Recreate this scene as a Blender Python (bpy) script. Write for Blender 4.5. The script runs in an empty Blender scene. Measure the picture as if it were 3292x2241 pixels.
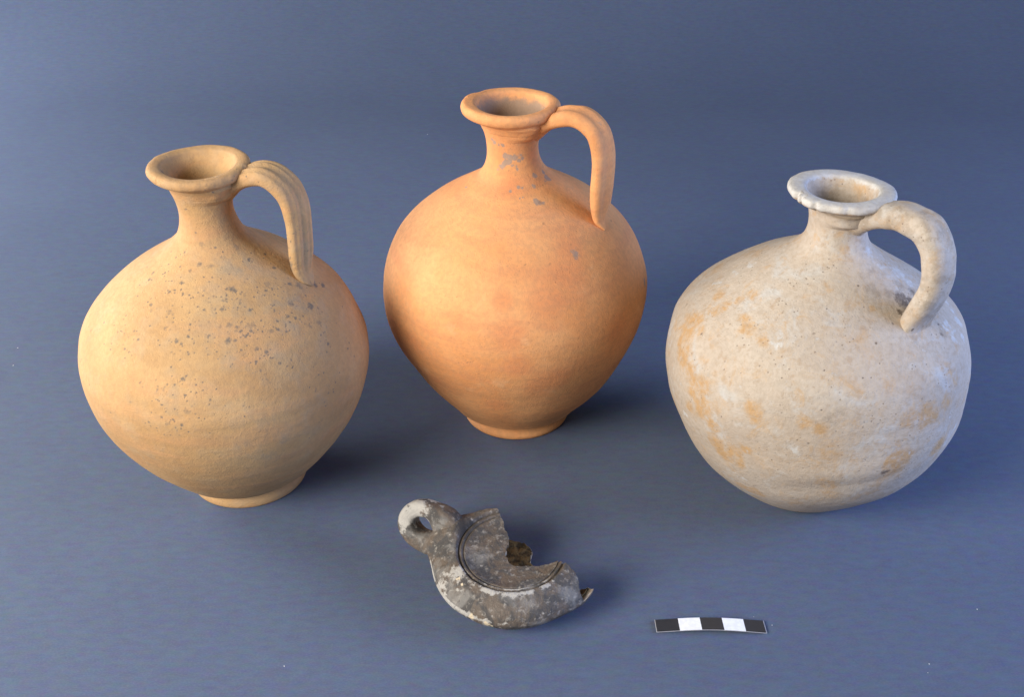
import bpy, math, random
import numpy as np
from mathutils import Vector, Matrix, noise as mnoise

# ------------------------------------------------------------------ camera, world, light, exposure
S = bpy.context.scene
COL = S.collection
cam_d = bpy.data.cameras.new("camera")
cam_d.sensor_fit = 'HORIZONTAL'; cam_d.sensor_width = 36.0
cam_d.lens = 36.0 * 3650.0 / 3292.0
cam_d.clip_start = 0.01; cam_d.clip_end = 50
CAM = bpy.data.objects.new("camera", cam_d); COL.objects.link(CAM)
CAM_H = 0.371
CAM.location = (0, 0, CAM_H)
CAM.rotation_euler = (math.radians(90 - 32), 0, 0)
S.camera = CAM

W = bpy.data.worlds.new("World"); S.world = W; W.use_nodes = True
bg = W.node_tree.nodes['Background']
bg.inputs['Color'].default_value = (0.80, 0.90, 1.0, 1); bg.inputs['Strength'].default_value = 0.17

def area(name, loc, target, sx, sy, power, color):
    d = bpy.data.lights.new(name, 'AREA'); d.shape = 'RECTANGLE'; d.size = sx; d.size_y = sy
    d.energy = power; d.color = color
    o = bpy.data.objects.new(name, d); COL.objects.link(o); o.location = loc
    o.rotation_euler = (Vector(target) - Vector(loc)).to_track_quat('-Z', 'Y').to_euler()
    return o
area("window_light", (-0.80, -0.20, 0.60), (0.0, 0.50, 0.06), 0.62, 0.52, 22, (1.0, 0.96, 0.90))
area("left_window_light", (-0.92, 0.86, 0.34), (-0.15, 0.66, 0.0), 0.5, 0.35, 9.0, (0.90, 0.93, 1.0))
area("right_window_light", (0.92, 0.34, 0.36), (0.25, 0.5, 0.0), 0.55, 0.35, 10.5, (0.40, 0.55, 1.0))
S.view_settings.view_transform = 'Standard'; S.view_settings.look = 'None'
S.view_settings.exposure = 0.10; S.view_settings.gamma = 1.0

# ------------------------------------------------------------------ helpers
rng = np.random.RandomState(7)
def tag(o, label=None, cat=None, kind=None, group=None):
    if label: o['label'] = label
    if cat: o['category'] = cat
    if kind: o['kind'] = kind
    if group: o['group'] = group
    return o
def empty(name, loc):
    o = bpy.data.objects.new(name, None); o.empty_display_size = 0.02
    o.location = loc; COL.objects.link(o); return o
def mesh_obj(name, V, Fq, mat, parent=None, normals=None, attrs=None, origin=(0, 0, 0)):
    me = bpy.data.meshes.new(name)
    V = np.asarray(V, float) - np.asarray(origin, float)
    if isinstance(Fq, np.ndarray):
        k = Fq.shape[1]; n = len(Fq)
        me.vertices.add(len(V)); me.vertices.foreach_set('co', V.ravel())
        me.loops.add(n * k); me.loops.foreach_set('vertex_index', Fq.ravel().astype(np.int32))
        me.polygons.add(n); me.polygons.foreach_set('loop_start', np.arange(0, n * k, k, dtype=np.int32))
        me.update(calc_edges=True)
    else:
        me.from_pydata([tuple(v) for v in V], [], Fq); me.update()
    me.polygons.foreach_set('use_smooth', np.ones(len(me.polygons), bool))
    for an, av in (attrs or {}).items():
        a = me.attributes.new(an, 'FLOAT', 'POINT'); a.data.foreach_set('value', np.asarray(av, np.float32))
    if normals is not None:
        me.normals_split_custom_set_from_vertices([tuple(n) for n in normals])
    for m in (mat if isinstance(mat, (list, tuple)) else [mat]): me.materials.append(m)
    o = bpy.data.objects.new(name, me); COL.objects.link(o)
    if parent: o.parent = parent
    return o
def cr(P, n):
    """Catmull-Rom resample of rows P to n samples, uniform in chord length"""
    P = np.asarray(P, float); Q = np.vstack([2*P[0]-P[1], P, 2*P[-1]-P[-2]])
    out = []
    for i in range(1, len(Q) - 2):
        for t in np.linspace(0, 1, 24, endpoint=False):
            a, b, c, d = Q[i-1], Q[i], Q[i+1], Q[i+2]
            out.append(.5*((2*b)+(-a+c)*t+(2*a-5*b+4*c-d)*t*t+(-a+3*b-3*c+d)*t**3))
    out.append(P[-1]); out = np.array(out)
    s = np.r_[0, np.cumsum(np.linalg.norm(np.diff(out[:, :2], axis=0), axis=1))]
    u = np.linspace(0, s[-1], n)
    return np.stack([np.interp(u, s, out[:, k]) for k in range(out.shape[1])], 1)
def wav(P, freq, seed, octs=3):
    """cheap smooth 3D noise: sums of randomly oriented sines, about -1..1"""
    r = np.random.RandomState(seed); o = np.zeros(len(P)); a = 1.0; tot = 0
    for k in range(octs):
        for j in range(7):
            d = r.normal(size=3); d /= np.linalg.norm(d)
            d2 = r.normal(size=3)*.7
            o += a*np.sin((P@d)*freq*(.7+.6*r.rand()) + 1.3*np.sin((P@d2)*freq*.8+r.rand()*6) + r.rand()*6.28)/7**.5
        tot += a*a; a *= .5; freq *= 2.1
    return o/ (tot**.5) * .9

# ------------------------------------------------------------------ material building blocks
class NT:
    def __init__(s, name):
        s.m = bpy.data.materials.new(name); s.m.use_nodes = True
        s.t = s.m.node_tree; s.n = s.t.nodes; s.l = s.t.links
        s.b = s.n['Principled BSDF']; s.tc = s.n.new('ShaderNodeTexCoord')
        s.co = s.tc.outputs['Object']
    def setin(s, sock, v):
        if hasattr(v, 'links') or isinstance(v, bpy.types.NodeSocket): s.l.new(v, sock)
        elif isinstance(v, (tuple, list)) and sock.type == 'RGBA': sock.default_value = (*v[:3], 1)
        else: sock.default_value = v
    def noise(s, scale, detail=4, rough=.55, vec=None, dist=0.0, out='Fac'):
        n = s.n.new('ShaderNodeTexNoise'); n.inputs['Scale'].default_value = scale
        n.inputs['Detail'].default_value = detail; n.inputs['Roughness'].default_value = rough
        n.inputs['Distortion'].default_value = dist
        s.l.new(vec or s.co, n.inputs['Vector']); return n.outputs[out]
    def voro(s, scale, vec=None, feature='F1'):
        n = s.n.new('ShaderNodeTexVoronoi'); n.feature = feature; n.inputs['Scale'].default_value = scale
        s.l.new(vec or s.co, n.inputs['Vector']); return n.outputs
    def stretch(s, k):
        n = s.n.new('ShaderNodeMapping'); n.inputs['Scale'].default_value = k
        s.l.new(s.co, n.inputs['Vector']); return n.outputs['Vector']
    def ramp(s, v, a, b, lo=0.0, hi=1.0, smooth=True):
        n = s.n.new('ShaderNodeMapRange'); n.interpolation_type = 'SMOOTHSTEP' if smooth else 'LINEAR'
        n.inputs['From Min'].default_value = a; n.inputs['From Max'].default_value = b
        n.inputs['To Min'].default_value = lo; n.inputs['To Max'].default_value = hi
        s.setin(n.inputs['Value'], v); return n.outputs['Result']
    def math(s, op, a, b=0.0, clamp=False):
        n = s.n.new('ShaderNodeMath'); n.operation = op; n.use_clamp = clamp
        s.setin(n.inputs[0], a); s.setin(n.inputs[1], b); return n.outputs[0]
    def mix(s, f, a, b, blend='MIX'):
        n = s.n.new('ShaderNodeMix'); n.data_type = 'RGBA'; n.blend_type = blend
        s.setin(n.inputs[0], f); s.setin(n.inputs[6], a); s.setin(n.inputs[7], b); return n.outputs[2]
    def attr(s, name):
        n = s.n.new('ShaderNodeAttribute'); n.attribute_name = name; return n.outputs['Fac']
    def bump(s, h, dist, strength=1.0, prev=None):
        n = s.n.new('ShaderNodeBump'); n.inputs['Distance'].default_value = dist; n.inputs['Strength'].default_value = strength
        s.l.new(h, n.inputs['Height'])
        if prev: s.l.new(prev, n.inputs['Normal'])
        return n.outputs['Normal']
    def done(s, color, rough=.85, normal=None, spec=.25):
        s.setin(s.b.inputs['Base Color'], color); s.setin(s.b.inputs['Roughness'], rough)
        s.b.inputs['Specular IOR Level'].default_value = spec
        if normal: s.l.new(normal, s.b.inputs['Normal'])
        return s.m

# ------------------------------------------------------------------ materials
def mat_paper():
    t = NT('blue_grey_backdrop_paper')
    big = t.noise(2.2, 3, .5); fib = t.noise(900, 2, .6, vec=t.stretch((1, 2.2, 1)))
    med = t.noise(160, 3, .6, vec=t.stretch((1, 2.5, 1)), out='Color')
    c = t.mix(t.ramp(big, .3, .7), (.072, .094, .150), (.085, .109, .170))
    c = t.mix(.34, c, med, 'OVERLAY')
    c = t.mix(t.ramp(fib, .35, .75, 0, .22), c, (.18, .19, .24))
    n = t.bump(t.noise(7, 3, .5), .004, .5)
    n = t.bump(fib, .00012, .7, n)
    return t.done(c, .80, n, .3)

def mat_jug(idx):
    t = NT(['', 'tan_buff_clay', 'orange_terracotta', 'cream_slipped_clay'][idx])
    wheel = t.noise(34, 5, .6, vec=t.stretch((.55, .55, 3.2)), dist=.4)
    blot = t.noise(17, 5, .6, dist=.6)
    fine = t.noise(420, 5, .62); mid = t.noise(110, 4, .6)
    spot_a, patch_a, warm_a = t.attr('spot'), t.attr('patch'), t.attr('warm')
    edge = t.math('ADD', t.math('MULTIPLY', t.math('SUBTRACT', t.noise(1100, 2, .5), .5), 1.2), t.math('MULTIPLY', t.math('SUBTRACT', t.noise(420, 4, .6), .5), 1.1))
    spot = t.math('MULTIPLY', t.ramp(t.math('ADD', spot_a, edge), .02, .75), t.ramp(t.noise(140, 3), .34, .56, .35, 1))
    pn = t.math('MULTIPLY', t.math('SUBTRACT', t.noise(260, 5, .65), .5), 3.0)
    v = t.voro(430); vs = t.ramp(v['Distance'], .21, .08)
    vsel = t.ramp(t.math('ADD', t.noise(70, 2), 0), .50, .62)
    if idx == 1:
        c = t.mix(t.ramp(blot, .35, .68), (.425, .240, .100), (.53, .325, .145))
        c = t.mix(t.ramp(wheel, .42, .70, 0, .55), c, (.56, .285, .125))
        c = t.mix(t.math('MULTIPLY', warm_a, .5), c, (.62, .30, .10))
        c = t.mix(t.ramp(mid, .45, .75, 0, .28), c, (.42, .33, .22))
        c = t.mix(t.math('MULTIPLY', patch_a, t.ramp(t.noise(75, 5, .65), .46, .66, 0, .42)), c, (.28, .26, .20))
        sp2 = t.math('MULTIPLY', vs, t.math('MULTIPLY', t.ramp(patch_a, .05, .6, .12, 1), vsel))
        c = t.mix(t.math('MULTIPLY', sp2, .6), c, (.17, .16, .14))
        c = t.mix(t.math('MULTIPLY', spot, .80), c, (.12, .11, .095))
        bs = .00045
    elif idx == 2:
        c = t.mix(t.ramp(blot, .35, .68), (.69, .285, .100), (.76, .365, .145))
        c = t.mix(t.ramp(wheel, .45, .68, 0, .45), c, (.60, .235, .100))
        c = t.mix(t.math('MULTIPLY', t.ramp(t.math('ADD', t.math('MULTIPLY', warm_a, .8), t.math('MULTIPLY', t.math('SUBTRACT', blot, .5), 1.6)), .05, .95), .50), c, (.66, .225, .085))
        c = t.mix(t.ramp(t.noise(60, 5, .6), .60, .74, 0, .40), c, (.80, .47, .24))
        pm = t.ramp(t.math('ADD', patch_a, t.math('MULTIPLY', pn, .95)), .12, .62)
        c = t.mix(t.math('MULTIPLY', pm, .72), c, (.26, .235, .205))
        c = t.mix(t.math('MULTIPLY', t.math('MULTIPLY', vs, vsel), .25), c, (.30, .14, .07))
        c = t.mix(t.math('MULTIPLY', spot, .45), c, (.20, .10, .06))
        bs = .00030
    else:
        c = t.mix(t.ramp(blot, .32, .66), (.455, .365, .28), (.52, .435, .345))
        c = t.mix(t.ramp(t.noise(46, 6, .66, dist=.8), .52, .68, 0, .60), c, (.52, .515, .495))
        c = t.mix(t.ramp(wheel, .52, .70, 0, .50), c, (.49, .44, .375))
        wn = t.ramp(t.math('ADD', t.math('MULTIPLY', warm_a, 1.15), t.math('MULTIPLY', t.math('SUBTRACT', t.noise(95, 6, .7, dist=.7), .5), 4.2)), -.05, 1.15)
        c = t.mix(t.math('MULTIPLY', wn, t.ramp(t.noise(230, 6, .75, dist=.5), .34, .58, .30, .95)), c, (.50, .30, .135))
        c = t.mix(t.ramp(t.noise(210, 6, .72), .54, .70, 0, .60), c, (.46, .33, .22))
        pm = t.ramp(t.math('ADD', t.math('MULTIPLY', patch_a, .9), t.math('MULTIPLY', pn, 1.1)), .25, 1.0)
        c = t.mix(t.math('MULTIPLY', pm, .42), c, (.26, .20, .14))
        c = t.mix(t.math('MULTIPLY', t.math('MULTIPLY', vs, vsel), .65), c, (.12, .085, .06))
        c = t.mix(t.math('MULTIPLY', spot, .80), c, (.075, .055, .045))
        white = t.attr('white')
        c = t.mix(t.math('MULTIPLY', t.ramp(t.math('ADD', white, t.math('MULTIPLY', pn, .75)), .30, .62), .85), c, t.mix(t.noise(160, 4), (.50, .455, .40), (.62, .61, .585)))
        bs = .00050
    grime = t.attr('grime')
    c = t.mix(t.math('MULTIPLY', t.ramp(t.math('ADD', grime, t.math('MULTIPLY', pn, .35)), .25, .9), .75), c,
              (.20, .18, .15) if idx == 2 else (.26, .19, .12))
    c = t.mix(t.ramp(fine, .35, .68, 0, .22), c, (.25, .18, .12))
    h = t.math('ADD', t.math('MULTIPLY', fine, .55), t.math('ADD', mid, t.math('MULTIPLY', wheel, .5)))
    n = t.bump(h, bs, 1.0)
    grit = t.voro(1500)['Distance']; pit = t.ramp(t.math('ADD', t.voro(700)['Distance'], t.math('MULTIPLY', t.noise(90, 3), .5)), .30, .42)
    n = t.bump(grit, .00012, .6, n); n = t.bump(pit, .00016, .8, n)
    n = t.bump(t.math('SUBTRACT', 1.0, t.math('ADD', spot, vs)), .0001, .5, n)
    return t.done(c, t.ramp(fine, .3, .7, .72, .9), n, .28)

def mat_lamp():
    t = NT('sooty_grey_lamp_clay')
    b1 = t.noise(120, 6, .62, dist=.8); b2 = t.noise(60, 5, .6, dist=.5); f = t.noise(900, 4, .6)
    d = t.noise(330, 6, .65, dist=.6)
    c = t.mix(t.ramp(b1, .40, .60), (.125, .094, .070), (.070, .064, .060))
    c = t.mix(t.ramp(b2, .50, .64, 0, .65), c, (.235, .22, .20))
    c = t.mix(t.ramp(d, .55, .64, 0, .6), c, (.075, .062, .050))
    c = t.mix(t.ramp(t.noise(420, 6, .7), .52, .68, 0, .55), c, (.38, .34, .29))
    pale = t.math('ADD', t.attr('pale'), t.math('MULTIPLY', t.math('SUBTRACT', t.noise(210, 6, .72), .5), 4.2))
    c = t.mix(t.math('MULTIPLY', t.ramp(pale, .55, 1.0), .80), c, (.46, .43, .385))
    c = t.mix(t.ramp(t.attr('cream'), .3, .7), c, (.60, .49, .34))
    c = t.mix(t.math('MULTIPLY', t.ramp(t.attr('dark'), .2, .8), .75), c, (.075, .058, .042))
    h = t.math('ADD', b1, t.math('ADD', t.math('MULTIPLY', f, .5), d))
    return t.done(c, t.ramp(b1, .35, .65, .5, .85), t.bump(h, .0006, 1.0), .35)
def mat_lamp_edge():
    t = NT('pale_broken_clay_edge')
    b = t.noise(200, 5, .6)
    c = t.mix(t.ramp(b, .4, .62), (.50, .42, .32), (.30, .21, .13))
    return t.done(c, .9, t.bump(t.noise(700, 4), .0005, 1), .2)
def mat_lamp_in():
    t = NT('brown_lamp_interior_clay')
    b = t.noise(260, 5, .65)
    c = t.mix(t.ramp(b, .42, .60), (.075, .048, .018), (.22, .135, .045))
    return t.done(c, .7, t.bump(b, .0015, 1), .4)
def mat_film(name, col, rough):
    t = NT(name)
    f = t.noise(500, 3)
    c = t.mix(t.ramp(f, .3, .7), tuple(x*.9 for x in col), col)
    m = t.done(c, t.ramp(f, .3, .7, rough, rough+.08), t.bump(t.noise(60, 2), .0003, .6), .5)
    return m
def mat_dust():
    t = NT('pale_dust'); return t.done(t.mix(t.noise(300), (.5, .5, .48), (.7, .7, .68)), .9)

# stains and flakes seen on the three jugs: (x, y, z, radius) from each jug's axis, tenths of a millimetre
MARKS = {
 (1, 'spot'): [(122,-108,1370,18),(240,-61,1315,9),(-16,-149,1415,13),(-93,-153,1375,9),(-20,-210,1335,14),(30,-214,1330,16),(-56,-235,1320,8),(-108,-208,1330,6),(-244,-183,1285,7),(-257,-214,1270,9),(-181,-211,1300,8),(7,-266,1305,6),(182,-134,1330,9),(69,-175,1355,9),(131,-304,1265,15),(278,-223,1250,15),(270,-261,1235,8),(320,-230,1225,6),(187,-256,1275,5),(-89,-287,1285,12),(450,-215,1130,19),(398,-145,1200,21),(454,-73,1160,16),(486,-36,1140,15),(46,-370,1240,8),(116,-351,1240,6),(375,-257,1165,15),(-290,-120,1280,5),(238,-286,1235,5),(34,-283,1290,6),(359,-169,1220,13),(44,-151,1395,8),(288,-124,1275,9),(171,-316,1245,6),(-46,-343,1260,6),(-141,-318,1260,8),(275,-229,1250,14),(272,-260,1235,7),(-143,-317,1255,6),(190,-318,1245,10),(174,-356,1225,9),(104,-361,1240,7),(74,-344,1250,6),(30,-401,1215,9),(104,-392,1210,11),(214,-366,1195,10),(71,-399,1210,6),(-124,-397,1205,12),(-134,-419,1190,6),(136,-445,1165,14),(172,-441,1155,10),(226,-419,1150,20),(102,-450,1160,9),(366,-319,1135,11),(333,-367,1135,6),(308,-415,1115,13),(335,-395,1115,10),(461,-308,1075,10),(493,-263,1065,15),(455,-210,1125,16),(399,-314,1120,9),(187,-456,1140,6),(141,-496,1120,17),(168,-494,1115,10),(197,-465,1125,6),(-30,-496,1140,9),(-77,-511,1125,11),(-57,-519,1110,9),(-25,-455,1175,6),(-26,-475,1155,6),(-137,-457,1155,8),(17,-460,1170,6),(56,-488,1135,10),(228,-441,1135,11),(-262,-472,1105,10),(-325,-479,1065,9),(-287,-432,1125,7),(-300,-497,1060,6),(-220,-352,1215,9),(-213,-375,1200,8),(-462,-307,1095,7),(-46,-619,1000,13),(-79,-624,975,6),(-110,-625,970,4),(-22,-556,1085,5),(55,-535,1100,5),(176,-527,1075,8),(192,-516,1080,7),(249,-527,1030,8),(294,-489,1055,10),(259,-495,1075,10),(347,-493,1000,8),(389,-457,995,6),(271,-542,995,7),(434,-403,1005,6),(527,-305,980,8),(605,-187,915,7),(-30,-641,935,6),(-143,-650,890,6),(-11,-660,890,6),(-34,-665,865,14),(-18,-669,870,10),(-145,-665,835,8),(-126,-677,810,10),(-96,-672,830,8),(-60,-684,810,9),(-211,-655,805,7),(67,-645,915,6),(481,-458,655,7),(309,-553,940,6),(479,-458,830,4),(-239,-591,965,6),(-129,-629,950,6),(-369,-398,1105,6),(-598,-320,910,6),(147,-305,1260,9),(111,-308,1270,10),(532,-411,785,6),(378,-374,1090,6),(25,-179,1710,10),(78,-149,1710,10),(-184,-59,1710,12),(-236,70,1710,11),(196,-89,1710,14),(-10,-149,1710,6),(-195,151,1710,7)],
 (1, 'patch'): [(360,-224,1200,141),(137,-191,1325,103),(165,12,1370,60),(195,-448,1135,213),(411,-295,1125,187),(-131,-639,940,93),(-93,-672,830,79),(298,-582,600,95),(103,-639,915,71),(168,-637,615,73)],
 (2, 'spot'): [(157,-503,1195,8),(37,-522,1205,6),(293,-407,1225,6),(71,-655,995,4),(-18,-685,895,4),(-40,-693,820,4),(-245,-650,735,4),(-235,-653,740,4),(-225,-655,745,4),(-216,-657,750,4),(-206,-659,755,4),(-196,-667,765,4),(-258,-642,725,4),(-270,-636,730,3),(-280,-632,725,3),(-202,-651,665,4),(-192,-652,670,4),(-182,-655,675,4),(125,-130,1435,5),(223,-330,1305,6),(255,-395,1245,6),(290,-407,1225,5),(128,-337,1325,8),(471,-115,1235,9),(-41,-134,1515,4),(112,-229,1385,14),(-228,62,1790,12),(88,235,1790,15),(184,-49,1790,8),(18,-148,1790,5),(104,-205,1790,5),(198,2,1790,10)],
 (2, 'patch'): [(-59,-123,1590,15),(-35,-126,1585,18),(-11,-118,1585,19),(13,-123,1590,18),(25,-117,1575,12),(7,-116,1565,12),(-35,-119,1560,15),(-53,-123,1555,12),(-65,-117,1540,12),(-77,-117,1530,16),(-95,-112,1515,15),(-17,-125,1540,16),(-2,-135,1525,12),(-5,-128,1535,11),(141,-70,1455,26),(86,-109,1475,16),(129,-60,1470,16),(160,-66,1440,12),(103,-233,1390,19),(91,-226,1400,13),(124,-229,1385,13),(79,-152,1435,12),(73,-152,1445,9),(7,-174,1445,10),(22,-174,1435,7),(-32,-188,1425,9),(-253,-61,1395,9),(-70,-121,1640,12),(-88,-113,1640,10),(-112,-107,1650,12),(-124,-100,1660,10),(60,-98,1675,18),(36,-122,1675,14),(78,-74,1675,15),(13,-223,1405,5),(28,-219,1410,5),(280,-425,1210,25),(652,-175,925,24)],
 (2, 'warm'): [(-101,-99,1590,67),(79,-78,1575,55),(-41,-163,1450,67),(254,-436,1220,106),(241,-523,1150,136),(147,-614,1060,135),(-37,-681,900,99),(-508,-477,745,84),(122,-643,600,109),(199,-631,630,89),(-6,-691,745,94),(-103,-566,430,79),(494,-477,835,103),(-413,-477,520,59),(-67,-623,1065,61)],
 (3, 'white'): [(173,-111,1320,62),(243,-119,1280,62),(313,-132,1235,56),(123,-104,1360,41),(552,-117,1090,50),(579,-181,1050,50),(579,-259,1020,35),(-355,50,1220,49),(-430,58,1170,42),(-499,64,1120,42),(491,-290,1080,56),(512,-349,1040,42),(-302,-430,1105,52),(-703,-140,765,28),(-693,-144,635,28),(-648,-259,580,28),(-233,-670,685,39),(26,-680,515,54),(-407,-466,370,42)],
 (3, 'spot'): [(175,-671,560,14),(184,-672,565,14),(197,-667,565,12),(-181,-683,725,8),(-390,-489,1005,5),(-465,-478,960,4),(-166,-513,1090,4),(-182,-517,1085,3),(-173,-691,765,5),(-218,-678,750,4),(-229,-671,735,4),(-512,-454,925,3),(-531,-419,945,3),(-165,-445,1145,7),(260,-388,1150,8),(429,-354,1090,12),(423,-317,1115,8),(95,-495,1130,6),(-603,-209,1000,7),(-668,-247,680,5),(-312,-618,885,3),(-306,-624,855,3),(-278,-632,895,3),(25,-613,1025,4),(60,-618,1030,4),(324,-520,1035,4),(306,-612,915,4),(-58,-707,725,5),(-149,-670,895,4),(-529,-476,730,4),(-139,-587,1045,3),(-305,-565,995,3),(-570,-215,1025,3),(53,-262,1275,6),(255,-253,1220,35),(272,-283,1200,38),(326,-195,1210,25),(234,-279,1220,20),(228,-338,1195,18),(296,-252,1205,23),(-634,60,1000,6),(186,-402,1170,7),(130,-88,1365,5),(-97,-354,1215,4),(-228,33,1610,26),(-194,-103,1610,15),(-161,-136,1610,20),(-140,-158,1610,18),(-137,-1,1610,7),(-90,-48,1610,5),(-125,-173,1610,12),(-92,-192,1610,9),(-231,-22,1610,11)],
 (3, 'patch'): [(91,-216,1295,27),(-7,-384,1200,12),(-105,-326,1225,11),(50,-377,1210,12),(108,-268,1265,34),(133,-280,1250,27),(191,-258,1245,34),(39,-287,1265,13),(262,-191,1245,41),(125,-175,1310,34),(-165,-445,1145,13),(-9,-388,1205,11),(35,-412,1190,7),(95,-495,1130,9),(166,-491,1120,8),(439,-344,1090,31),(299,-398,1130,23),(291,-438,1110,40),(431,-315,1110,21),(-101,-689,855,39),(-160,-683,820,32),(-67,-688,900,26),(162,-561,1065,9),(79,-518,1115,13),(-100,-518,1100,19)],
 (3, 'warm'): [(-666,-201,885,75),(-613,-355,810,60),(-650,-138,965,75),(-541,-432,555,61),(-461,-513,550,47),(-598,-390,730,61),(-629,-104,1000,62),(-606,-183,1000,34),(-679,-127,915,38),(-656,-240,870,34),(-646,-284,835,47),(-640,-307,810,41),(-637,-321,755,41),(-641,-308,665,41),(-605,-377,680,41),(-563,-430,645,41),(-545,-451,635,27),(-518,-439,510,41),(-485,-461,485,41),(-434,-511,490,41),(-330,-464,290,63),(-376,-419,280,43),(-128,-304,40,60),(-68,-344,60,45),(342,-607,835,88),(266,-647,840,60),(449,-534,830,48),(456,-532,605,63),(242,-656,610,75),(-420,-556,595,27),(-371,-410,1085,39),(-426,-311,1100,40),(-434,-273,1115,33),(-208,-669,825,39),(-146,-688,800,39),(-409,-571,825,52),(85,-674,935,20),(-437,-155,1150,27),(-515,-44,1110,34),(-545,-131,1075,41),(-498,-152,1110,34),(100,-350,1220,15),(4,-135,1405,27),(-10,-170,1480,40),(-203,-389,1675,31),(-23,-154,1465,33),(-428,-278,1115,33),(209,-111,1305,14),(-647,-112,970,62),(-600,-126,1025,41)],
}
# wall profiles of the jugs in millimetres: (height, radius, sideways lean)
HULL = {1: [(8.0, 33.4, -1.2),(11.0, 35.6, -1.3),(14.0, 38.0, -1.3),(17.0, 40.6, -1.3),(20.0, 43.2, -1.3),(23.0, 45.7, -1.3),(26.0, 48.1, -1.4),(29.0, 50.4, -1.5),(32.0, 52.6, -1.5),(35.0, 54.5, -1.6),(38.0, 56.4, -1.7),(41.0, 58.2, -1.7),(44.0, 59.9, -1.8),(47.0, 61.4, -1.9),(50.0, 62.9, -1.9),(53.0, 64.2, -1.9),(56.0, 65.3, -2.0),(59.0, 66.3, -2.0),(62.0, 67.1, -2.0),(65.0, 67.8, -1.9),(68.0, 68.3, -1.9),(71.0, 68.7, -1.9),(74.0, 68.9, -1.9),(77.0, 68.9, -1.9),(80.0, 68.8, -1.9),(83.0, 68.3, -2.0),(86.0, 67.5, -2.1),(89.0, 66.6, -2.2),(92.0, 65.6, -2.3),(95.0, 64.4, -2.2),(98.0, 63.0, -2.1),(101.0, 61.3, -1.9),(104.0, 59.4, -1.6),(107.0, 57.0, -1.4),(110.0, 54.3, -1.3),(113.0, 51.2, -1.2),(116.0, 47.9, -1.2),(119.0, 44.4, -0.9),(122.0, 40.7, -0.6),(125.0, 36.5, -0.3),(128.0, 31.8, -0.3),(131.0, 26.8, -0.5),(134.0, 22.3, -0.9)], 2: [(12.0, 35.7, -0.5),(15.0, 38.0, -0.5),(18.0, 40.5, -0.3),(21.0, 43.0, -0.1),(24.0, 45.6, 0.1),(27.0, 47.9, 0.1),(30.0, 50.2, 0.1),(33.0, 52.2, -0.1),(36.0, 54.0, -0.3),(39.0, 55.7, -0.4),(42.0, 57.3, -0.5),(45.0, 58.9, -0.7),(48.0, 60.4, -0.9),(51.0, 62.0, -1.1),(54.0, 63.4, -1.3),(57.0, 64.7, -1.4),(60.0, 65.9, -1.5),(63.0, 66.9, -1.5),(66.0, 67.8, -1.5),(69.0, 68.5, -1.5),(72.0, 69.0, -1.4),(75.0, 69.3, -1.2),(78.0, 69.6, -1.1),(81.0, 69.7, -0.9),(84.0, 69.6, -0.7),(87.0, 69.4, -0.6),(90.0, 69.0, -0.6),(93.0, 68.3, -0.6),(96.0, 67.5, -0.7),(99.0, 66.5, -0.7),(102.0, 65.4, -0.7),(105.0, 64.1, -0.7),(108.0, 62.6, -0.7),(111.0, 60.8, -0.7),(114.0, 58.7, -0.6),(117.0, 56.2, -0.6),(120.0, 53.3, -0.7),(123.0, 50.1, -0.6),(126.0, 46.7, -0.4),(129.0, 42.8, -0.4),(132.0, 38.4, -0.5),(135.0, 33.5, -0.5),(138.0, 28.4, -0.6),(141.0, 23.4, -0.7)], 3: [(5.0, 34.2, -0.1),(8.0, 37.3, -0.1),(11.0, 40.3, -0.2),(14.0, 43.3, -0.2),(17.0, 46.4, -0.2),(20.0, 49.3, -0.2),(23.0, 52.2, -0.1),(26.0, 54.9, 0.1),(29.0, 57.3, 0.3),(32.0, 59.4, 0.4),(35.0, 61.3, 0.4),(38.0, 63.0, 0.5),(41.0, 64.5, 0.5),(44.0, 65.8, 0.5),(47.0, 67.0, 0.5),(50.0, 68.1, 0.4),(53.0, 69.0, 0.3),(56.0, 69.7, 0.1),(59.0, 70.2, -0.1),(62.0, 70.6, -0.2),(65.0, 70.9, -0.4),(68.0, 71.2, -0.5),(71.0, 71.3, -0.6),(74.0, 71.3, -0.6),(77.0, 71.1, -0.6),(80.0, 70.9, -0.5),(83.0, 70.5, -0.5),(86.0, 70.1, -0.5),(89.0, 69.5, -0.5),(92.0, 68.6, -0.4),(95.0, 67.4, -0.1),(98.0, 65.8, 0.3),(101.0, 63.7, 0.6),(104.0, 61.1, 0.8),(107.0, 58.0, 0.9),(110.0, 54.4, 0.9),(113.0, 50.4, 0.9),(116.0, 46.1, 0.6),(119.0, 41.6, 0.3),(122.0, 36.8, 0.1),(125.0, 32.0, 0.2),(128.0, 27.2, 0.4),(131.0, 22.6, 0.6)]}

# ------------------------------------------------------------------ backdrop: one sheet of paper, flat then swept up
def backdrop():
    y0, R = 1.02, 0.55
    prof = [(-0.55, 0.0)] + [(y, 0.0) for y in np.linspace(-.4, y0, 50)]
    prof += [(y0 + R*math.sin(a), R*(1-math.cos(a))) for a in np.linspace(0, math.radians(84), 40)[1:]]
    ly, lz = prof[-1]; prof += [(ly + .1*k*math.cos(math.radians(84)), lz + .1*k) for k in range(1, 9)]
    xs = np.linspace(-1.3, 1.3, 90); V = []
    for y, z in prof:
        for x in xs: V.append((x, y, z))
    V = np.array(V); n = len(xs); m = len(prof)
    i = np.arange(m-1)[:, None]*n + np.arange(n-1)[None]; i = i.ravel()
    F = np.stack([i, i+1, i+n+1, i+n], 1)
    o = mesh_obj('backdrop_paper', V, F, mat_paper()); tag(o, kind='structure'); return o
backdrop()

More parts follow.
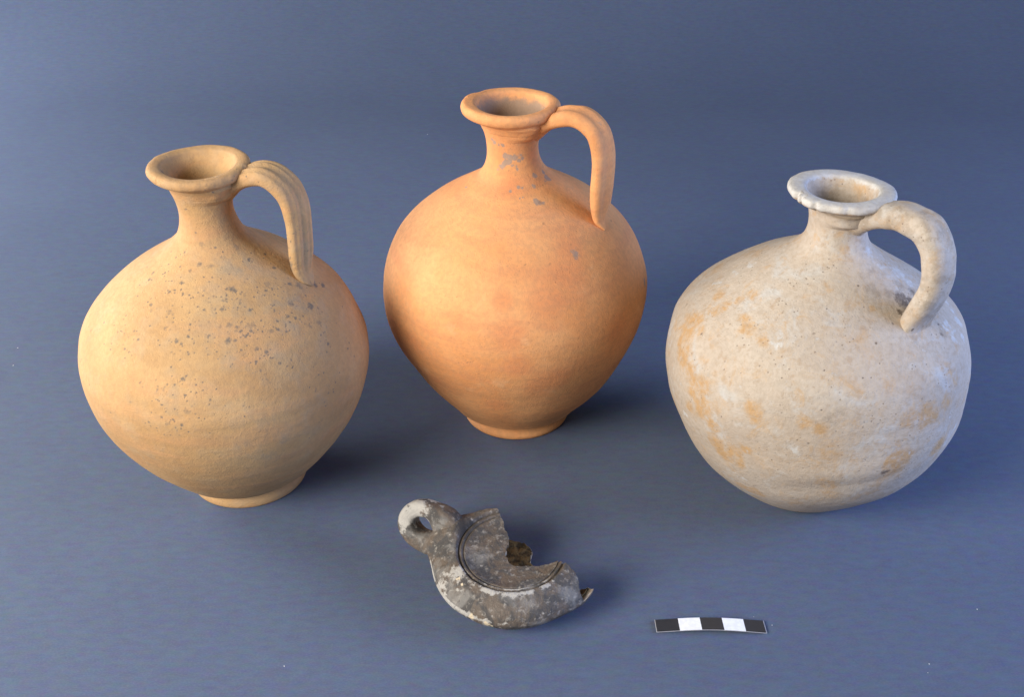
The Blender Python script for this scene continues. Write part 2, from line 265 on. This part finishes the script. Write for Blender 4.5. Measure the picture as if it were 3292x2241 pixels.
# ------------------------------------------------------------------ jugs
NA = 720
_r = random.Random(12)
for x, y, z, r in list(MARKS[1, 'spot'])[:140]:
    for k in range(4):
        q = _r.choice((25, 45, 90, 140)); MARKS[1, 'spot'].append((x+int(_r.gauss(0, q)), y+int(_r.gauss(0, q*.3)), z+int(_r.gauss(0, q*.8)), _r.choice((2, 3, 4, 4, 5, 6))))
def field(V, marks):
    """largest 1 - d/r over a list of marks (offset from the axis, tenths of a millimetre)"""
    f = np.full(len(V), -1.0)
    if not len(marks): return f
    near = np.min([((V - np.array(q[:3])*1e-4)**2).sum(1).min() for q in marks[::6]])
    if near > .02**2: return f
    for x, y, z, r in marks:
        p = np.array((x, y, z))*1e-4; r = max(r*1.25, 6.0)*1e-4
        p = V[np.argmin(((V - p)**2).sum(1))]
        f = np.maximum(f, 1 - np.linalg.norm(V - p, axis=1)/r)
    return f
def soft(V, marks):
    f = np.zeros(len(V))
    for x, y, z, r in marks:
        p = np.array((x, y, z))*1e-4; r = r*1e-4*1.25
        f = np.maximum(f, np.clip(1.15 - np.linalg.norm(V - p, axis=1)/r, 0, 1))
    return f*f*(3-2*f)
def attrs_for(idx, V, inner=None):
    a = {'spot': field(V, MARKS.get((idx, 'spot'), [])), 'patch': (field if idx == 2 else soft)(V, MARKS.get((idx, 'patch'), [])),
         'warm': soft(V, MARKS.get((idx, 'warm'), []))}
    a['white'] = np.zeros(len(V)); a['grime'] = np.zeros(len(V))
    if inner is not None: a['grime'] = inner
    return a

def jug(idx, base, sections, mat, label, lump, wheelamp, tilt, lipfn=None, collar=None, group=None):
    """sections: list of (part name, rows (z, r, shift) in mm, samples). One continuous wall, cut into parts at ring lines."""
    root = empty('jug', (base[0], base[1], 0)); tag(root, label, 'jug')
    v = np.array(base)/np.linalg.norm(base); lat = np.array([v[1], -v[0]])
    rows = []; cuts = []
    for name, P, n in sections:
        q = cr(P, n); s = len(rows)
        if rows: q = q[1:]; s -= 1
        rows += list(q); cuts.append((name, s, len(rows)-1))
    rows = np.array(rows)*1e-3; m = len(rows)
    th = np.linspace(0, 2*np.pi, NA, endpoint=False)
    Z = np.repeat(rows[:, 0], NA); Rr = np.repeat(rows[:, 1], NA); Sh = np.repeat(rows[:, 2], NA); T = np.tile(th, m)
    V = np.stack([Rr*np.cos(T)+Sh*lat[0], Rr*np.sin(T)+Sh*lat[1], Z], 1)
    amp = np.clip(Rr/.04, .25, 1.0)*np.clip(Z/.012, 0, 1)
    d = lump*wav(V, 55, idx*11, 2)*amp
    d += wheelamp*(.6*np.sin(Z*1550+2*np.sin(Z*210+idx)+.6*np.sin(T+idx)) + .6*np.sin(Z*610+idx*2))*np.clip(amp, 0, 1)*(.5+.5*wav(V, 40, idx*5+2, 1))
    lipmask = np.clip((Z - (rows[:, 0].max()-.0065))/.002, 0, 1)*np.clip((Rr-.0185)/.002, 0, 1)
    d += lipmask*(.00028*wav(V, 260, idx*7+1, 3) - .0010*np.clip(wav(V, 420, idx*7+4, 2)-1.15, 0, 1))
    if lipfn is not None: d += lipfn(V, T, Z, Rr)
    inner_start = int(np.argmax(rows[:, 0])); isin = np.repeat(np.arange(m) > inner_start, NA)
    if collar:      # clay of the handle smeared round the neck below the lip
        cphi, cz, ch, ca, cw = collar
        da = (np.degrees(T) - cphi + 180) % 360 - 180
        zz = (Z - (cz - ch))/ch
        win = np.clip(zz/.28, 0, 1)**.8*(1 + .25*wav(V, 300, 3, 2))*np.clip((.0015 + cz - Z)/.0015, 0, 1)
        d += (~isin)*ca*np.exp(-(np.abs(da)/cw)**2.6)*np.clip(win*(.75+.35*zz), 0, 1.3)
    V[:, 0] += d*np.cos(T); V[:, 1] += d*np.sin(T)
    lip = (Z > rows[:, 0].max()-.012)
    V[:, 2] += lip*.00035*np.sin(T*2+idx)
    zt = rows[:, 0].max()
    V[:, 2] -= tilt*(V[:, 0]*v[0]+V[:, 1]*v[1])*np.clip((Z-(zt-.016))/.010, 0, 1)   # mouth set slightly out of level
    G = V.reshape(m, NA, 3)
    du = np.roll(G, -1, 1)-np.roll(G, 1, 1); dv = np.gradient(G, axis=0)
    N = np.cross(du, dv); L = np.linalg.norm(N, axis=2, keepdims=True); N = N/np.maximum(L, 1e-12)
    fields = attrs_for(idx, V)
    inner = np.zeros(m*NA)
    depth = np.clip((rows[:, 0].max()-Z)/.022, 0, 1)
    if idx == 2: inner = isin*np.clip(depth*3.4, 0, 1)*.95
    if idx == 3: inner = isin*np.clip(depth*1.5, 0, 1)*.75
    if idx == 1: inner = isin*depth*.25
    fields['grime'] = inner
    if idx == 3:
        w = np.where(isin, np.clip(1-depth*7, 0, 1), np.clip((Z-.1598)/.0015, 0, 1)); fields['white'] = np.maximum(w, soft(V, MARKS[3, 'white'])*.5)
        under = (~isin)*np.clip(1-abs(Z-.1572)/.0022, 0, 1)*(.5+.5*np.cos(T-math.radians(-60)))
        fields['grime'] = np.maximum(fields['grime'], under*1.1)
    parts = {}
    for name, a, b in cuts:
        k = b-a+1
        i = (np.arange(k-1)[:, None]*NA + np.arange(NA)[None]); j = np.arange(k-1)[:, None]*NA + (np.arange(NA)[None]+1) % NA
        F = np.stack([i, j, j+NA, i+NA], 2).reshape(-1, 4)
        sl = slice(a*NA, (b+1)*NA)
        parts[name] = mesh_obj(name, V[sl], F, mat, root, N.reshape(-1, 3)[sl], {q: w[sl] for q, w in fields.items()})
    return root

def strap(root, idx, phi, line, widths, thick, grooves, mat, web=1.3, twist=0, n=150, ns=56):
    """handle: a ribbed strap swept along a line (s, z mm) in the vertical plane of azimuth phi"""
    P = cr(line, n)*1e-3
    phi = math.radians(phi); h = np.array([math.cos(phi), math.sin(phi), 0]); b = np.array([-h[1], h[0], 0]); up = np.array([0, 0, 1.])
    T = np.gradient(P[:, :2], axis=0); T /= np.linalg.norm(T, axis=1)[:, None]
    u = np.linspace(0, 1, n)
    wv = np.interp(u, *zip(*widths)); tv = np.interp(u, *zip(*thick))
    V = []; gv = []
    for i in range(n):
        c = h*P[i, 0] + up*P[i, 1]
        nr0 = h*(-T[i, 1]) + up*T[i, 0]      # left normal: outward/top side
        al = math.radians(twist)*min(1, max(0, (u[i]-.28)/.3)); al = al*(1 if u[i] < .88 else max(0, 1-(u[i]-.88)/.2))
        nrm = nr0*math.cos(al) - b*math.sin(al); bb = b*math.cos(al) + nr0*math.sin(al)
        for k in range(ns):
            a = 2*math.pi*k/ns; ca, sa = math.cos(a), math.sin(a)
            x = math.copysign(abs(ca)**.70, ca); y = math.copysign(abs(sa)**.78, sa)
            g = 0
            if sa > 0:
                for gx, gd, gw in grooves: g += gd*math.exp(-((x-gx)/gw)**2)*min(1, sa*1.6)
            wb = web*math.exp(-(u[i]/.10)**2)
            if sa < 0: y *= 1 + wb; x *= 1 - .5*min(1, wb)*(-sa)**1.5
            env = min(1, u[i]*8)*min(1, (1-u[i])*5)*(.9+.2*math.sin(u[i]*23+idx)*math.sin(u[i]*9))
            V.append(c + bb*(x*wv[i]) + nrm*(y*tv[i] - g*env))
            gv.append(g*env)
    V = np.array(V); V += (wav(V*1.0, 170, idx*3+1, 2)*.00022)[:, None]*(V-np.repeat(h[None]*P[:, :1]+up[None]*P[:, 1:2], ns, 0))/.004
    i = np.arange(n-1)[:, None]*ns + np.arange(ns)[None]; j = np.arange(n-1)[:, None]*ns + (np.arange(ns)[None]+1) % ns
    F = np.stack([i, i+ns, j+ns, j], 2).reshape(-1, 4)
    at = attrs_for(idx, V)
    if idx == 1: at['patch'] = np.full(len(V), .45); at['grime'] = np.clip(np.array(gv)/.0010, 0, 1)*.45
    if idx == 2: at['patch'] = -.30+.38*wav(V, 160, 31, 3); at['spot'][:] = -1
    if idx == 3: at['patch'] = np.clip(.55+.6*wav(V, 300, 9, 2), 0, 1)*.8; at['grime'] = np.repeat(np.clip(1-u*9, 0, 1), ns)*.8*0+np.clip(np.array(gv)/.0010, 0, 1)*.4
    return mesh_obj('handle', V, F, mat, root, None, at)

M1, M2, M3 = mat_jug(1), mat_jug(2), mat_jug(3)

# --- tan jug (left)
j1 = jug(1, (-.1374, .4707), [
    ('foot', [(1.2, 8, 0), (1.0, 18, 0), (0.0, 23, 0), (0.0, 28.3, 0), (0.9, 29.5, 0), (3.4, 29.9, 0), (5.6, 29.3, -.3), (6.6, 28.5, -.5)], 46),
    ('body', [(6.6, 28.5, -.5), (7.5, 29.9, -.8), (9.4, 32.6, -1.0), (11.6, 35.2, -1.2)] + HULL[1][2:], 330),
    ('neck', [HULL[1][-1], (137, 18.7, -1.0), (140, 15.8, -1.0), (144, 13.9, -1.1), (148, 12.8, -1.3), (152, 12.3, -1.5), (156, 12.6, -1.6), (160, 13.4, -1.7), (164, 14.8, -1.8), (167.3, 16.6, -2.0)], 90),
    ('rim', [(167.3, 16.6, -2.0), (168.5, 18.6, -2.0), (169.6, 20.8, -2.0), (170.9, 22.2, -2.0), (172.7, 22.6, -2.0), (174.1, 21.8, -2.0), (174.6, 20.0, -2.0), (174.2, 17.7, -2.0), (173.9, 16.9, -2.0), (173.2, 16.4, -2.0), (172.2, 16.0, -2.0),
     (170, 14.6, -1.9), (165, 12.4, -1.8), (158, 10.6, -1.6), (150, 10.0, -1.4), (140, 11, -1), (128, 24, -1), (115, 42, -1)], 150)],
    M1, 'tan globular clay jug peppered with dark spots, left of the orange jug', .00050, .00002, 0, None, (-14, .1673, .0085, .0036, 52))
strap(j1, 1, -11.1, [(6, 163.5), (11, 165.6), (16, 167.7), (21, 169.8), (25.5, 171.0), (29.6, 171.2), (33.4, 170.0), (36.8, 167.5), (39.4, 164.3), (41.2, 159.7), (42.1, 154), (42.3, 146.5), (42.0, 139), (41.7, 133), (41.5, 128), (42.2, 123.4), (44.0, 120.3), (46.2, 117.6)],
      [(0, .0078), (.10, .0082), (.2, .0084), (.35, .0084), (.6, .0066), (.8, .0062), (.9, .0052), (.96, .0040), (1, .0018)], [(0, .0036), (.12, .0038), (.25, .0042), (.42, .0040), (.6, .0034), (.82, .0034), (.92, .0024), (1, .0005)],
      [(-.08, .0015, .15), (.45, .0006, .13), (-.62, .0004, .12)], M1, twist=27)

# --- orange jug (middle, back)
def lip2(V, T, Z, R):
    a = np.degrees(T) % 360
    bump = np.exp(-((a-182)/36.)**2)
    edge = 1/(1+np.exp((146-a)/1.3))
    return (Z > .1735)*(R > .0195)*(.0019*bump*edge - .0009*np.exp(-((a-138)/11.)**2))
j2 = jug(2, (.0025, .5281), [
    ('foot', [(1.2, 8, 0), (1.0, 18, 0), (0.0, 23, 0), (0.0, 28.0, 0), (0.9, 29.2, 0), (2.6, 29.5, 0), (5.0, 28.8, 0), (8.0, 29.0, -.1), (9.3, 30.0, -.3)], 46),
    ('body', [(9.3, 30.0, -.3), (10.3, 32.8, -.4)] + HULL[2], 330),
    ('neck', [HULL[2][-1], (144, 18.9, -.9), (148, 15.5, -1.4), (152, 13.7, -1.8), (156, 12.9, -2.1), (160, 12.8, -2.3), (164, 13.3, -2.3), (168, 14.3, -2.4), (171.5, 16.0, -2.5), (174.3, 17.9, -2.6)], 90),
    ('rim', [(174.3, 17.9, -2.6), (175.6, 20.4, -2.6), (176.9, 22.4, -2.6), (178.6, 23.3, -2.6), (180.4, 23.2, -2.6), (181.7, 22.1, -2.6), (182.0, 20.4, -2.6), (181.6, 18.7, -2.6), (181.1, 17.8, -2.6), (180.2, 17.3, -2.6), (178, 16.6, -2.6),
     (174, 14.9, -2.4), (168, 12.4, -2.3), (160, 10.2, -2.2), (150, 10, -2), (140, 14, -1), (130, 36, 0)], 150)],
    M2, 'orange terracotta jug, the tallest and farthest back, with grey flakes on its neck', .00035, .000015, .010, lip2, (-28, .1740, .0085, .0032, 52))
strap(j2, 2, -27, [(6, 170.5), (11, 172.6), (15.5, 174.5), (20, 176.5), (24, 178.1), (28, 179.3), (32, 179.6), (36, 178.7), (39.8, 176.4), (42.9, 173.4), (45.0, 168.2), (46.2, 161.5), (46.2, 154), (45.9, 147), (45.6, 141.5), (45.5, 137), (45.2, 132), (45.5, 128.6), (47.0, 126.2), (48.8, 124.2)],
      [(0, .0078), (.10, .0082), (.2, .0081), (.35, .0078), (.75, .0072), (.86, .0060), (.95, .0036), (1, .0012)], [(0, .0036), (.12, .0038), (.25, .0044), (.42, .0042), (.6, .0035), (.82, .0034), (.92, .0024), (1, .0005)],
      [(-.2, .0007, .30), (.30, -.0004, .10), (.62, .0005, .14)], M2, twist=13)

# --- cream jug (right)
def lip3(V, T, Z, R):
    a = np.degrees(T) % 360; o = (Z > .1575)*(R > .0205)
    f = np.zeros(len(V))
    for c, w, dpt in ((196, 3.5, .0020), (206, 2.2, .0012), (226, 3, .0010), (243, 8, .0006), (262, 3, .0004)): f -= dpt*np.exp(-((a-c)/w)**2)
    # squashed lower wall: creases and shallow dents on the side facing front
    g = np.zeros(len(V))
    for (x, y, z, r, dd) in ((-.006, -.062, .047, .012, -.0016), (.012, -.066, .058, .014, .0009), (-.03, -.055, .05, .014, .0006), (.045, -.045, .047, .018, -.0012), (.03, -.050, .036, .012, .0008), (.018, -.060, .052, .006, -.0009), (-.018, -.058, .040, .009, -.0007)):
        q = ((V[:, 0]-x)**2+(V[:, 1]-y)**2)/(r*1.7)**2 + ((V[:, 2]-z-.2*(V[:, 0]-x))/(r*.45))**2; g += .5*dd*np.exp(-q)
    return o*f + g
j3 = jug(3, (.1478, .4670), [
    ('foot', [(1.0, 8, 0), (.8, 18, 0), (0.0, 22, 0), (0.0, 26.8, 0), (0.6, 28.4, 0), (2.0, 30.4, 0), (3.0, 31.9, 0)], 40),
    ('body', [(3.0, 31.9, 0)] + HULL[3], 330),
    ('neck', [HULL[3][-1], (134, 18.5, .5), (137, 15.7, .4), (140, 14.1, .3), (144, 13.1, .1), (148, 13.0, -.1), (152, 13.6, -.2), (155, 14.5, -.3), (157.3, 15.8, -.4)], 90),
    ('rim', [(157.3, 15.8, -.4), (158.0, 17.6, -.4), (158.7, 20.2, -.4), (159.7, 22.6, -.4), (160.4, 23.5, -.4), (161.4, 23.9, -.4), (162.7, 23.7, -.4), (163.4, 23.1, -.4), (163.8, 21.2, -.4), (163.8, 18.2, -.4), (163.4, 16.6, -.4), (162.8, 16.0, -.4), (161.5, 15.5, -.4),
     (158, 14.0, -.4), (152, 11.6, -.2), (146, 10.4, 0), (140, 10.4, 0), (132, 15, 0), (122, 32, 0)], 150)],
    M3, 'cream white squat jug with a wide flat mouth, right of the orange jug', .00095, .00002, .037, lip3, (-52, .1572, .0080, .0048, 58))
strap(j3, 3, -49, [(5, 151.5), (10, 153.6), (15, 155.6), (20, 157.6), (25.5, 159.6), (31, 160.8), (36.8, 160.4), (42.2, 159.4), (46.4, 156.0), (49.3, 151.3), (51.1, 145.8), (51.7, 139.6), (51.2, 133), (49.9, 127), (48.2, 121.5), (46.9, 117.2), (46.6, 113.6), (47.4, 110)],
      [(0, .0085), (.10, .0088), (.2, .0088), (.35, .0084), (.75, .0076), (.86, .0080), (.95, .0098), (1, .0110)], [(0, .0046), (.12, .0050), (.25, .0056), (.42, .0056), (.6, .0052), (.84, .0052), (.94, .0044), (1, .0040)],
      [(.25, .0005, .3)], M3, twist=8)

# ------------------------------------------------------------------ broken oil lamp
LT = math.radians(6)
LC = np.array([0, .3843, .0247])
L_n = np.array([0, -math.sin(LT), math.cos(LT)]); L_x = np.array([1., 0, 0]); L_y = np.cross(L_n, L_x)
def inpoly(P, poly):
    x, y = P[:, 0], P[:, 1]; c = np.zeros(len(P), bool); n = len(poly)
    for i in range(n):
        x1, y1 = poly[i]; x2, y2 = poly[(i+1) % n]
        if y1 == y2: continue
        c ^= ((y1 > y) != (y2 > y)) & (x < (x2-x1)*(y-y1)/(y2-y1)+x1)
    return c
TOP_GONE = [(-45, 20.0), (-29, 20.0), (-22, 22.4), (-17.7, 23.6), (-13.1, 24.6), (-7.1, 25.0), (-5.5, 23.2), (-4.9, 20.5), (-3.9, 18.1), (-3.3, 15.2), (-2.7, 13.2), (-1.5, 10), (-1.0, 7.7), (-1.6, 6.2), (-2.4, 6.1), (-2.6, 2.5), (-2.3, -0.2), (-1.9, -3.0), (-1.0, -5.0), (0.4, -6.2), (1.6, -6.8),
            (4, -7.1), (6.0, -6.9), (9, -7.2), (12.2, -7.0), (14.4, -6.5), (16.6, -6.5), (19.7, -6.0), (22.0, -6.8), (24.4, -9.0), (26.2, -11.4), (28.0, -13.0), (28.8, -15.5), (29.1, -18.5), (29.0, -21.2), (29.6, -23), (45, -34), (45, 45), (-45, 45)]
BOWL_GONE = [(-45, 20.0), (-29, 20.0), (-20, 20.6), (-14, 21), (-6, 21), (-1, 22.5), (3.2, 21.6), (6.2, 21.0), (8.6, 18.2), (9.6, 16.4), (8.6, 12), (8.0, 8), (12, 3), (19, -3), (25, -7), (31, -12), (33.6, -15.3), (34.4, -17.5), (34.9, -19.6), (36, -22), (50, -24), (50, 50), (-45, 50)]
lamp = empty('oil_lamp', (LC[0], LC[1], 0)); tag(lamp, 'broken grey brown clay oil lamp with a pierced ring handle', 'oil lamp')
ML, ME, MI = mat_lamp(), mat_lamp_edge(), mat_lamp_in()
def lamp_local(P):  # mm local -> world
    P = np.asarray(P)*1e-3
    return LC + P[:, :1]*L_x + P[:, 1:2]*L_y + P[:, 2:3]*L_n
def shell(name, prof, nr, gone, thick, attrfn, na=620):
    q = cr(prof, nr); th = np.linspace(0, 2*np.pi, na, endpoint=False)
    R = np.repeat(q[:, 0], na); Wz = np.repeat(q[:, 1], na); T = np.tile(th, nr)
    P = np.stack([R*np.cos(T), R*np.sin(T), Wz], 1)
    i = np.arange(nr-1)[:, None]*na + np.arange(na)[None]; j = np.arange(nr-1)[:, None]*na + (np.arange(na)[None]+1) % na
    F = np.stack([i, i+na, j+na, j], 2).reshape(-1, 4)
    c = P[F].mean(1)
    cj = c[:, :2] + np.stack([wav(c, .9, 5, 2), wav(c, .9, 6, 2)], 1)*.38
    g = gone(cj, c)
    F = F[~g]
    used = np.unique(F); mp = -np.ones(len(P), int); mp[used] = np.arange(len(used)); P = P[used]; F = mp[F]
    T = T[used]
    rr = np.hypot(P[:, 0], P[:, 1]); da = (np.degrees(T)-154+180) % 360-180
    k = np.exp(-(da/15.)**2)*np.clip((rr-24.3)/3.5, 0, 1)*(P[:, 2] > -14)
    P[:, 2] += 4.2*k*np.clip((P[:, 2]+14)/8, 0, 1)                     # handle root spreading on the shoulder
    dn = (np.degrees(T)+26+180) % 360-180
    st = 1 + .095*np.exp(-(dn/20.)**2)*np.clip((rr-24)/8, 0, 1)*np.clip((-P[:, 2]-2)/7, 0, 1)   # start of the nozzle
    dl = (np.degrees(T)-167+180) % 360-180
    st *= 1 + .10*np.exp(-(dl/11.)**2)*np.clip((rr-27)/7, 0, 1)*(P[:, 2] > -17)*np.clip((P[:, 2]+17)/5, 0, 1)
    P[:, 0] *= st; P[:, 1] *= st
    Wd = lamp_local(P)
    Wd += (wav(Wd, 230, 9, 3)*.00022)[:, None]*np.array([0, 0, 1.])
    at = attrfn(P, T)
    o = mesh_obj(name, Wd-np.array([LC[0], LC[1], 0]), F, [ML, MI, ME], lamp, None, at)
    md = o.modifiers.new('wall', 'SOLIDIFY'); md.thickness = thick; md.offset = -1; md.material_offset = 1; md.material_offset_rim = 2
    return o
az = lambda T: (np.degrees(T)+180) % 360-180
def disc_attr(P, T):
    r = np.hypot(P[:, 0], P[:, 1]); a = az(T)
    ridge = np.exp(-((r-22.9)/.5)**2)*np.clip(1-np.abs(a+85)/75, 0, 1)
    dark = np.exp(-((a-155)/22.)**2)*np.clip((r-19.5)/2, 0, 1)  # shadow of the handle root, painted into the disc colour
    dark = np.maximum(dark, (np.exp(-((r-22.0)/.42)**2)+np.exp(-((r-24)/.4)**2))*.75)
    edge = np.zeros(len(P))
    return {'pale': ridge*1.3, 'dark': dark, 'cream': edge}
def body_attr(P, T):
    r = np.hypot(P[:, 0], P[:, 1]); a = az(T); w = P[:, 2]
    pale = np.exp(-((r-26.2)/1.6)**2)*(w > -3)*np.clip(1.25-np.abs(a+95)/80, 0, 1)*1.2
    pale = np.maximum(pale, (w < -7)*np.clip(1.2-np.abs(a+150)/60, 0, 1)*1.1)
    pale = np.maximum(pale, np.exp(-((w+7.5)/1.2)**2)*np.clip(1.1-np.abs(a+115)/35, 0, 1)*1.2)
    pale = np.maximum(pale, np.exp(-((a+150)/12.)**2)*(w > -8)*.9)
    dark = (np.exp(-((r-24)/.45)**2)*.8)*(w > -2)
    dark = np.maximum(dark, np.exp(-((a-152)/14.)**2)*(r < 29)*(w > -2))  # handle root's shadow carried on in the shoulder colour
    dark = np.maximum(dark, np.exp(-((a+50)/22.)**2)*(w < -10)*.5)
    cream = np.zeros(len(P))
    for x, y, ww, rr in ((-17.5, -30.5, -8, 1.5), (-10.5, -34, -9, 1.4), (-8.3, -35, -9.5, .9), (-23.0, -16.8, -1, 1.0), (-21.8, -19.5, -1, .6), (8.5, -34, -10, .5)):
        d = np.linalg.norm(P-np.array((x, y, ww)), axis=1) + wav(P, 1.6, 3, 2)*.4; cream = np.maximum(cream, np.clip(1.4-d/rr*.9, 0, 1))
    return {'pale': pale, 'dark': dark, 'cream': cream}
shell('discus', [(3, -3.6), (10, -3.4), (16, -2.9), (19.3, -2.1), (20.7, -1.5), (21.4, -1.35), (21.8, -1.8), (22.3, -1.2), (22.9, -.65), (23.4, -.75)], 110, lambda q, c: inpoly(q, TOP_GONE), .0026, disc_attr)
def gone_body(q, c):
    top = c[:, 2] > -8.5
    sideshift = q.copy()
    return np.where(top, inpoly(q, TOP_GONE), inpoly(q, BOWL_GONE))
shell('lamp_body', [(23.4, -.75), (23.8, -1.2), (24.15, -1.35), (24.5, -.6), (25.1, .3), (26.0, .3), (27.5, -.2), (30, -1.2), (33, -3.1), (35.2, -5.4), (36.2, -8.0), (36.1, -9.6), (35.1, -11.8), (32.6, -15.2), (29.2, -18.1), (24.5, -20.4), (20, -21.6), (17.5, -22.0), (10, -21.4), (2, -21.4)], 230, gone_body, .0030, body_attr)
# ring handle: closed loop leaning back a little, with a fat root on the body side
def lamp_handle():
    azh = math.radians(154); e1 = np.array([math.cos(azh), math.sin(azh), 0]); b0 = np.array([-e1[1], e1[0], 0])
    tau = math.radians(24); up = np.array([0, 0, 1.])
    e2 = up*math.cos(tau) - b0*math.sin(tau); e3 = np.cross(e1, e2)
    n, ns = 140, 40; V = []; pale = []; F = []
    C0 = e1*44.2 + up*(-5.2)
    for i in range(n):
        a = 2*math.pi*i/n; ca, sa = math.cos(a), math.sin(a)
        root = max(0, -ca)**1.5; low = max(0, -sa)
        p0 = C0 + e1*(9.6*ca - 3.0*root) + e2*(8.2*sa)
        rn = 4.0 + 3.6*root + .2*low; rb = 5.2 + 1.5*root + .6*low
        dr = e1*ca + e2*sa
        for k in range(ns):
            t = 2*math.pi*k/ns; ct, st = math.cos(t), math.sin(t)
            p = p0 + dr*rn*math.copysign(abs(ct)**.65, ct) + e3*rb*math.copysign(abs(st)**.6, st)
            V.append(p); pale.append(max(0, .8*ca+.65*sa+.1) if ca > -.45 else 0)
            F.append((i*ns+k, i*ns+(k+1) % ns, ((i+1) % n)*ns+(k+1) % ns, ((i+1) % n)*ns+k))
    V = lamp_local(np.array(V)); V += (wav(V, 300, 4, 2)*.00025)[:, None]
    z = np.zeros(len(V))
    mesh_obj('handle', V-np.array([LC[0], LC[1], 0]), np.array(F), ML, lamp, None, {'pale': np.array(pale)*1.1, 'dark': z, 'cream': z})
lamp_handle()

# ------------------------------------------------------------------ scale bar, five one-centimetre fields, slightly bowed
def scale_bar():
    root = empty('scale_bar', (.0875, .3603, 0)); tag(root, 'small black and white striped scale bar lying on the paper', 'scale bar')
    x0, x1 = .0634, .1119
    def zf(x): u = (x-x0)/(x1-x0); return .0007 + .0022*math.sin(math.pi*min(max(u, 0), 1))**1.2*.75
    def yf(x): u = (x-x0)/(x1-x0); return .3605 - .0006*u
    def strip(name, xa, xb, ya, yb, dz, th, mat, n=12):
        V = []; F = []
        for i in range(n+1):
            x = xa+(xb-xa)*i/n
            for y, z in ((ya, 0), (yb, 0), (yb, th), (ya, th)):
                V.append((x-.0875+(y*-.02), yf(x)+y-.3603, zf(x)+dz+z))
        for i in range(n):
            a = i*4; c = a+4
            for k in range(4): F.append((a+k, c+k, c+(k+1) % 4, a+(k+1) % 4))
        F += [(3, 2, 1, 0), (n*4, n*4+1, n*4+2, n*4+3)]
        o = mesh_obj(name, V, F, mat, root)
        o.data.polygons.foreach_set('use_smooth', np.zeros(len(o.data.polygons), bool)); return o
    mw = mat_film('white_film', (.88, .88, .90), .35); mb = mat_film('black_film', (.030, .031, .035), .30)
    strip('backing', x0, x1, -.0037, .0037, 0, .00025, mat_film('clear_edge_film', (.42, .42, .46), .25), 40)
    e = [x0+.0003] + [x0+(x1-x0)*k/5 for k in (1.06, 2.05, 3.06, 4.04)] + [x1-.0004]
    for k in range(5):
        strip('white_field' if k % 2 else 'black_field', e[k], e[k+1], -.00355, .0036, .00027, .00012, mw if k % 2 else mb)
scale_bar()

# ------------------------------------------------------------------ specks of dust lying on the paper
def dust():
    V = []; F = []
    pts = [(-.0747, .9507, 1.1), (-.305, .5943, .9), (-.3003, .5742, .9), (.178, .3393, .8), (.1759, .3344, .6), (.2096, .3715, .7), (.1153, .3617, .6), (-.097, .3381, .8), (-.5046, 1.1998, 1.2), (.1081, .3668, .5)]
    r = random.Random(3)
    for i in range(14): pts.append((r.uniform(-.35, .35), r.uniform(.36, .9), r.uniform(.15, .26)))
    for x, y, s in pts:
        s *= .00045; b = len(V); a0 = r.uniform(0, 6)
        for k in range(5):
            a = a0+k*1.257; V.append((x+s*math.cos(a)*r.uniform(.5, 1.1), y+s*math.sin(a)*r.uniform(.5, 1.5), .0001))
        V.append((x, y, s*.8))
        for k in range(5): F.append((b+k, b+(k+1) % 5, b+5))
    o = mesh_obj('dust_specks', V, F, mat_dust()); tag(o, 'tiny pale dust specks scattered on the blue paper', 'dust', 'stuff')
dust()
